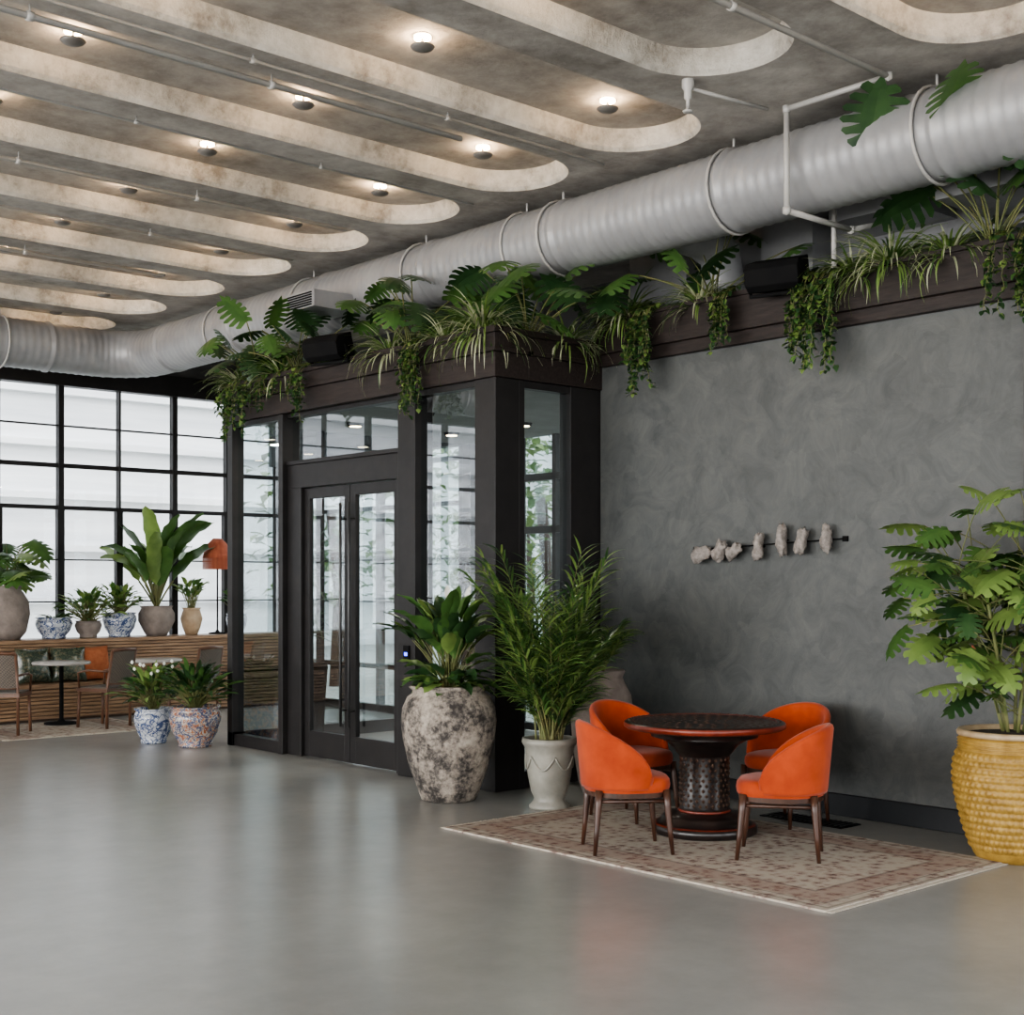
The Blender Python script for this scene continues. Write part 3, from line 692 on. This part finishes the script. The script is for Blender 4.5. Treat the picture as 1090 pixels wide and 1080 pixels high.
M['rug']=rugmat(); M['fringe']=mat('rug_fringe',(.38,.34,.28),.95,c2=(.46,.42,.36),scale=40)
def rug(name,loc,hx,hy):
    b=MB(); b.box((-hx,-hy,0),(hx,hy,.012),'rug')
    for s_ in(-1,1):
        n=int(hx*2/.02)
        for i in range(n):
            x=-hx+.02*i+rnd(0,.006); b.box((x,min(s_*hy,s_*(hy+.035)),.001),(x+.013,max(s_*hy,s_*(hy+rnd(.03,.045))),.007),'fringe')
    return b.build(name,loc)
rug('area_rug',(6.70,5.65,.001),.92,1.57)
rug('area_rug',(6.4,15.1,.001),.95,.75)
b=MB(); b.box((-.12,-.35,0),(.12,.35,.006),'black')
for i in range(16): b.box((-.1,-.33+i*.042,.006),(.1,-.31+i*.042,.012),'steel')
b.build('floor_vent',(7.95,5.75,.001))

# ------------------------------------------------------------------ table
M['lac']=mat('black_lacquer',(.010,.008,.008),.28,c2=(.022,.013,.011),scale=8)
M['redlac']=mat('red_lacquer_edge',(.13,.020,.010),.3,c2=(.21,.036,.018),scale=12)
M['inlay']=mat('bronze_inlay',(.06,.032,.022),.35,c2=(.12,.065,.042),scale=20)
b=MB()
b.lathe([(0,0),(.34,0),(.355,.012),(.355,.05),(.345,.062)],'lac',56); b.lathe([(.345,.062),(.335,.068),(.325,.068)],'redlac',56)
b.lathe([(.325,.068),(.30,.075),(.285,.11),(.275,.125),(.20,.13),(.175,.145)],'lac',56); b.lathe([(.175,.145),(.18,.152),(.175,.16)],'redlac',56)
b.lathe([(.175,.16),(.165,.175),(.165,.50),(.168,.52)],'lac',56)
NR,NC=10,24
for j in range(NR):
    z=.195+j*.034
    for i in range(NC):
        a=2*pi*(i+.5*(j%2))/NC; rr=.166
        vs=[(rr*math.cos(a),rr*math.sin(a),z+.014),(rr*math.cos(a+.085),rr*math.sin(a+.085),z),(rr*math.cos(a),rr*math.sin(a),z-.014),(rr*math.cos(a-.085),rr*math.sin(a-.085),z),((rr+.007)*math.cos(a),(rr+.007)*math.sin(a),z)]
        b.add(vs,[(4,0,3),(4,1,0),(4,2,1),(4,3,2)],'inlay')
b.lathe([(.168,.52),(.19,.545),(.235,.60),(.30,.635),(.36,.65)],'lac',56)
b.lathe([(.36,.65),(.36,.69),(.50,.70),(.53,.705)],'lac',56); b.lathe([(.53,.705),(.545,.715),(.547,.735),(.54,.745)],'redlac',56)
b.lathe([(.54,.745),(.525,.753),(.49,.755),(.485,.750),(0,.750)],'lac',56)
b.lathe([(.487,.7505),(.487,.7535),(.478,.7535),(.478,.7505)],'redlac',56)
for R_,cnt,s_ in((.507,52,.011),(.45,34,.022),(.39,30,.022),(.33,24,.022),(.27,20,.022),(.21,16,.02),(.15,11,.02),(.09,7,.018),(.03,3,.014)):
    for i in range(cnt):
        a=2*pi*(i+.5*(round(R_*100)//6%2))/cnt; c=Vector((R_*math.cos(a),R_*math.sin(a),0)); er=Vector((math.cos(a),math.sin(a),0)); et=Vector((-math.sin(a),math.cos(a),0))
        zz=.7505 if R_<.5 else .7548
        q=[c+er*s_,c+et*s_*1.25,c-er*s_,c-et*s_*1.25]; q=[Vector((v_.x,v_.y,zz)) for v_ in q]+[Vector((c.x,c.y,zz+.004))]
        b.add(q,[(4,0,1),(4,1,2),(4,2,3),(4,3,0)],'inlay')
TX,TY=7.0,5.92
b.build('round_carved_table',(TX,TY,.013))

# ------------------------------------------------------------------ chairs
def chair():
    b=MB()
    n=44; pm=math.radians(118)
    def shell(phi):
        c=math.cos(phi); s_=math.sin(phi); t=abs(phi)/pm
        h=.50+.325*max(0,math.cos(pi/2*t))**.62
        zb=.405
        out=[]
        th=.048*(1-.15*t)
        for z,off in ((zb,0),(zb+.02,.006),): out.append((off,z))
        K=6
        for i in range(1,K+1):
            f=i/K; z=zb+.02+(h-.03-zb-.02)*f; out.append((.006+.034*f*(1-.4*t),z))
        o0=out[-1][0]
        out+= [(o0-.006,h-.01),(o0-th*.45,h),(o0-th*.9,h-.012),(o0-th,h-.035)]
        for i in range(1,4):
            f=i/3; out.append((o0-th-.016*f,h-.035-(h-.035-.44)*f))
        out.append((-.05,zb))
        return [(-(.262+o)*c, (.268+o)*s_, z) for o,z in out]
    vs=[];fs=[]; m=None
    for i in range(n+1):
        phi=-pm+2*pm*i/n; r=shell(phi); m=len(r); vs+=r
    for i in range(n):
        for j in range(m):
            j2=(j+1)%m; fs.append((i*m+j,(i+1)*m+j,(i+1)*m+j2,i*m+j2))
    fs.append(tuple(range(m))); fs.append(tuple(reversed(range(n*m,(n+1)*m))))
    b.add(vs,fs,'velvet',True)
    def so(a,g):
        e=.62 if math.cos(a)>0 else 1.0
        c=math.cos(a);s_=math.sin(a)
        x=(abs(c)**e)*(1 if c>0 else -1)*(.285 if c>0 else .25); y=(abs(s_)**(.72 if c>0 else 1))*(1 if s_>0 else -1)*.25
        return x*g,y*g
    N=48; prof=[(.965,.385),(1.0,.40),(1.015,.425),(1.0,.455),(.95,.475),(.8,.487),(.4,.493),(.02,.495)]
    vs=[];fs=[]
    for g,z in prof:
        for i in range(N): x,y=so(2*pi*i/N,g); vs.append((x,y,z))
    for j in range(len(prof)-1):
        for i in range(N): fs.append((j*N+i,j*N+(i+1)%N,(j+1)*N+(i+1)%N,(j+1)*N+i))
    fs.append(tuple((len(prof)-1)*N+i for i in range(N)))
    b.add(vs,fs,'velvet',True)
    vs=[];fs=[]
    for g,z in ((.9,.35),(.955,.355),(.965,.385),(.9,.395)):
        for i in range(N): x,y=so(2*pi*i/N,g); vs.append((x,y,z))
    for j in range(3):
        for i in range(N): fs.append((j*N+i,j*N+(i+1)%N,(j+1)*N+(i+1)%N,(j+1)*N+i))
    fs.append(tuple(range(N))[::-1]); b.add(vs,fs,'wood',False)
    for x,y in((.23,.20),(.23,-.20),(-.19,.17),(-.19,-.17)):
        P=[(x,y,.40),(x*1.03,y*1.02,.30),(x*1.09,y*1.06,.15),(x*1.16,y*1.1,.0)]; rr=[.024,.022,.017,.012]
        b.tube(P,.02,'wood',12,rf=lambda i:rr[i])
    b.tube([(.23,.2,.33),(-.19,.17,.33)],.012,'wood',8); b.tube([(.23,-.2,.33),(-.19,-.17,.33)],.012,'wood',8)
    return b
cb=chair(); c0=cb.build('velvet_dining_chair')
def inst(src,loc,rz,name):
    o=bpy.data.objects.new(name,src.data); COL.objects.link(o); o.location=loc; o.rotation_euler=(0,0,rz); return o
c0.location=(TX-.84,TY-.04,.013); c0.rotation_euler=(0,0,-.58)
inst(c0,(TX-.24,TY-.84,.013),pi/2+.58,'velvet_dining_chair')
inst(c0,(TX+.76,TY-.12,.013),pi,'velvet_dining_chair')
inst(c0,(TX+.08,TY+.76,.013),-pi/2,'velvet_dining_chair')

# ------------------------------------------------------------------ rattan chairs, bistro tables
def rattan():
    m=bpy.data.materials.new('woven_cane'); t,n,l=nt(m); b=n['Principled BSDF']
    tc=n.new('ShaderNodeTexCoord'); c=n.new('ShaderNodeTexChecker'); c.inputs['Scale'].default_value=60; c.inputs[1].default_value=(.13,.105,.085,1); c.inputs[2].default_value=(.06,.05,.04,1)
    l.new(tc.outputs['Object'],c.inputs['Vector']); l.new(c.outputs[0],b.inputs['Base Color']); b.inputs['Roughness'].default_value=.7; return m
M['cane']=rattan(); M['oak']=mat('brown_wood_legs',(.08,.038,.022),.45,c2=(.13,.062,.036),scale=6)
M['marble']=mat('table_stone',(.30,.28,.26),.3,c2=(.42,.40,.38),scale=3)
b=MB()
for x,y in((.2,.2),(.2,-.2)): b.tube([(x,y,.44),(x*1.1,y*1.05,0)],.018,'oak',8)
for y in(.2,-.2): b.tube([(-.2,y,.0),(-.2,y,.44),(-.28,y,.90)],.018,'oak',8)
b.box((-.22,-.22,.42),(.23,.22,.46),'oak'); b.box((-.20,-.20,.46),(.22,.20,.475),'cane')
b.tube([(-.28,-.2,.90),(-.31,0,.915),(-.28,.2,.90)],.02,'oak',8)
vs=[];fs=[]
for i in range(9):
    y=-.2+.4*i/8; bow=.035*(1-(y/.2)**2)
    vs+=[(-.215-bow,y,.52),(-.275-bow,y,.89),(-.225-bow,y,.52),(-.285-bow,y,.89)]
for i in range(8): a=4*i; fs+=[(a,a+4,a+5,a+1),(a+3,a+7,a+6,a+2)]
b.add(vs,fs,'cane',True)
b.tube([(-.22,-.2,.52),(-.26,0,.52),(-.22,.2,.52)],.012,'oak',8)
for y in(.21,-.21): b.tube([(-.24,y,.66),(.05,y*1.1,.67),(.2,y*1.08,.64),(.2,y,.45)],.013,'oak',8)
r0=b.build('cane_armchair',(6.86,14.92,.014),2.0)
inst(r0,(5.70,14.95,.014),.9,'cane_armchair'); inst(r0,(8.0,14.9,.0),1.9,'cane_armchair')
b=MB(); b.lathe([(0,0),(.2,0),(.2,.015),(.05,.03),(.025,.06),(.025,.70),(.1,.71)],'black',24); b.lathe([(0,.71),(.33,.71),(.34,.72),(.34,.735),(.33,.745),(0,.745)],'marble',32)
t0=b.build('bistro_table',(6.6,15.55,.014)); inst(t0,(7.8,15.55,0),0,'bistro_table'); inst(t0,(5.2,15.55,0),0,'bistro_table')

# ------------------------------------------------------------------ wall sculptures
M['plasterw']=mat('stone_plaster_sculpture',(.20,.178,.16),.8,c2=(.34,.305,.28),scale=30,bump=.6)
b=MB()
data=[(6.99,1.93,.075,.09,1.3),(6.80,1.95,.065,.09,.5),(6.66,1.945,.06,.08,1.0),(6.42,1.98,.048,.105,.1),(6.20,2.02,.045,.12,0),(6.02,2.01,.055,.10,.3),(5.80,2.02,.05,.095,0)]
for k_,(y,z,rw,rh,tl) in enumerate(data):
    vs=[];fs=[];A=20;Bn=14
    for j in range(Bn+1):
        th=pi*j/Bn
        for i in range(A):
            ph=2*pi*i/A
            d=Vector((math.sin(th)*math.cos(ph),math.sin(th)*math.sin(ph),math.cos(th)))
            nz=mathutils.noise.noise(d*2.2+Vector((k_*7.3,0,0)))+.5*mathutils.noise.noise(d*5+Vector((k_*3.1,4,0)))
            f=1+.38*nz; pinch=.55+.5*abs(d.z-.15)**.8
            q=Vector((d.x*.045*f, d.y*rw*f*pinch*1.1, d.z*rh*f)); q.rotate(mathutils.Euler((tl,0,0)))
            vs.append(Vector((W-.075,y,z))+q)
    for j in range(Bn):
        for i in range(A): fs.append((j*A+i,(j+1)*A+i,(j+1)*A+(i+1)%A,j*A+(i+1)%A))
    b.add(vs,fs,'plasterw',True)
    b.tube([(W-.08,y,z),(W,y,z)],.01,'black',8)
b.box((W-.02,7.08,1.95),(W,7.12,1.99),'black'); b.box((W-.02,5.66,2.0),(W,5.70,2.04),'black')
b.tube([(W-.03,7.1,1.965),(W-.03,5.68,2.02)],.006,'black',6)
b.build('wall_sculpture')
b=MB(); b.box((W-.03,4.60,1.18),(W,4.68,1.30),'frame'); b.box((W-.036,4.61,1.22),(W-.03,4.67,1.28),'red'); b.build('fire_alarm_box',bevel=.004)

# ------------------------------------------------------------------ world, camera, added daylight fill
w=bpy.data.worlds.new('World'); S.world=w; w.use_nodes=True
bg=w.node_tree.nodes['Background']; bg.inputs[0].default_value=(.98,.99,1.0,1); bg.inputs[1].default_value=4.9
L=bpy.data.lights.new('daylight_fill','AREA'); L.shape='RECTANGLE'; L.size=20; L.size_y=4.5; L.energy=2500; L.color=(1,.98,.95)  # added area lamp outside the unseen left windows, brightens the whole room
lo=bpy.data.objects.new('daylight_fill',L); COL.objects.link(lo); lo.location=(-9.4,6,2.5)
lo.rotation_euler=Vector((1,0,0)).to_track_quat('-Z','Y').to_euler()
cam=bpy.data.cameras.new('camera'); co=bpy.data.objects.new('camera',cam); COL.objects.link(co)
cam.sensor_width=36; cam.sensor_fit='HORIZONTAL'; cam.lens=1425/1090*36; cam.shift_y=80/1090
co.location=(0,0,1.7); co.rotation_euler=(pi/2,0,-math.radians(41.6)); S.camera=co
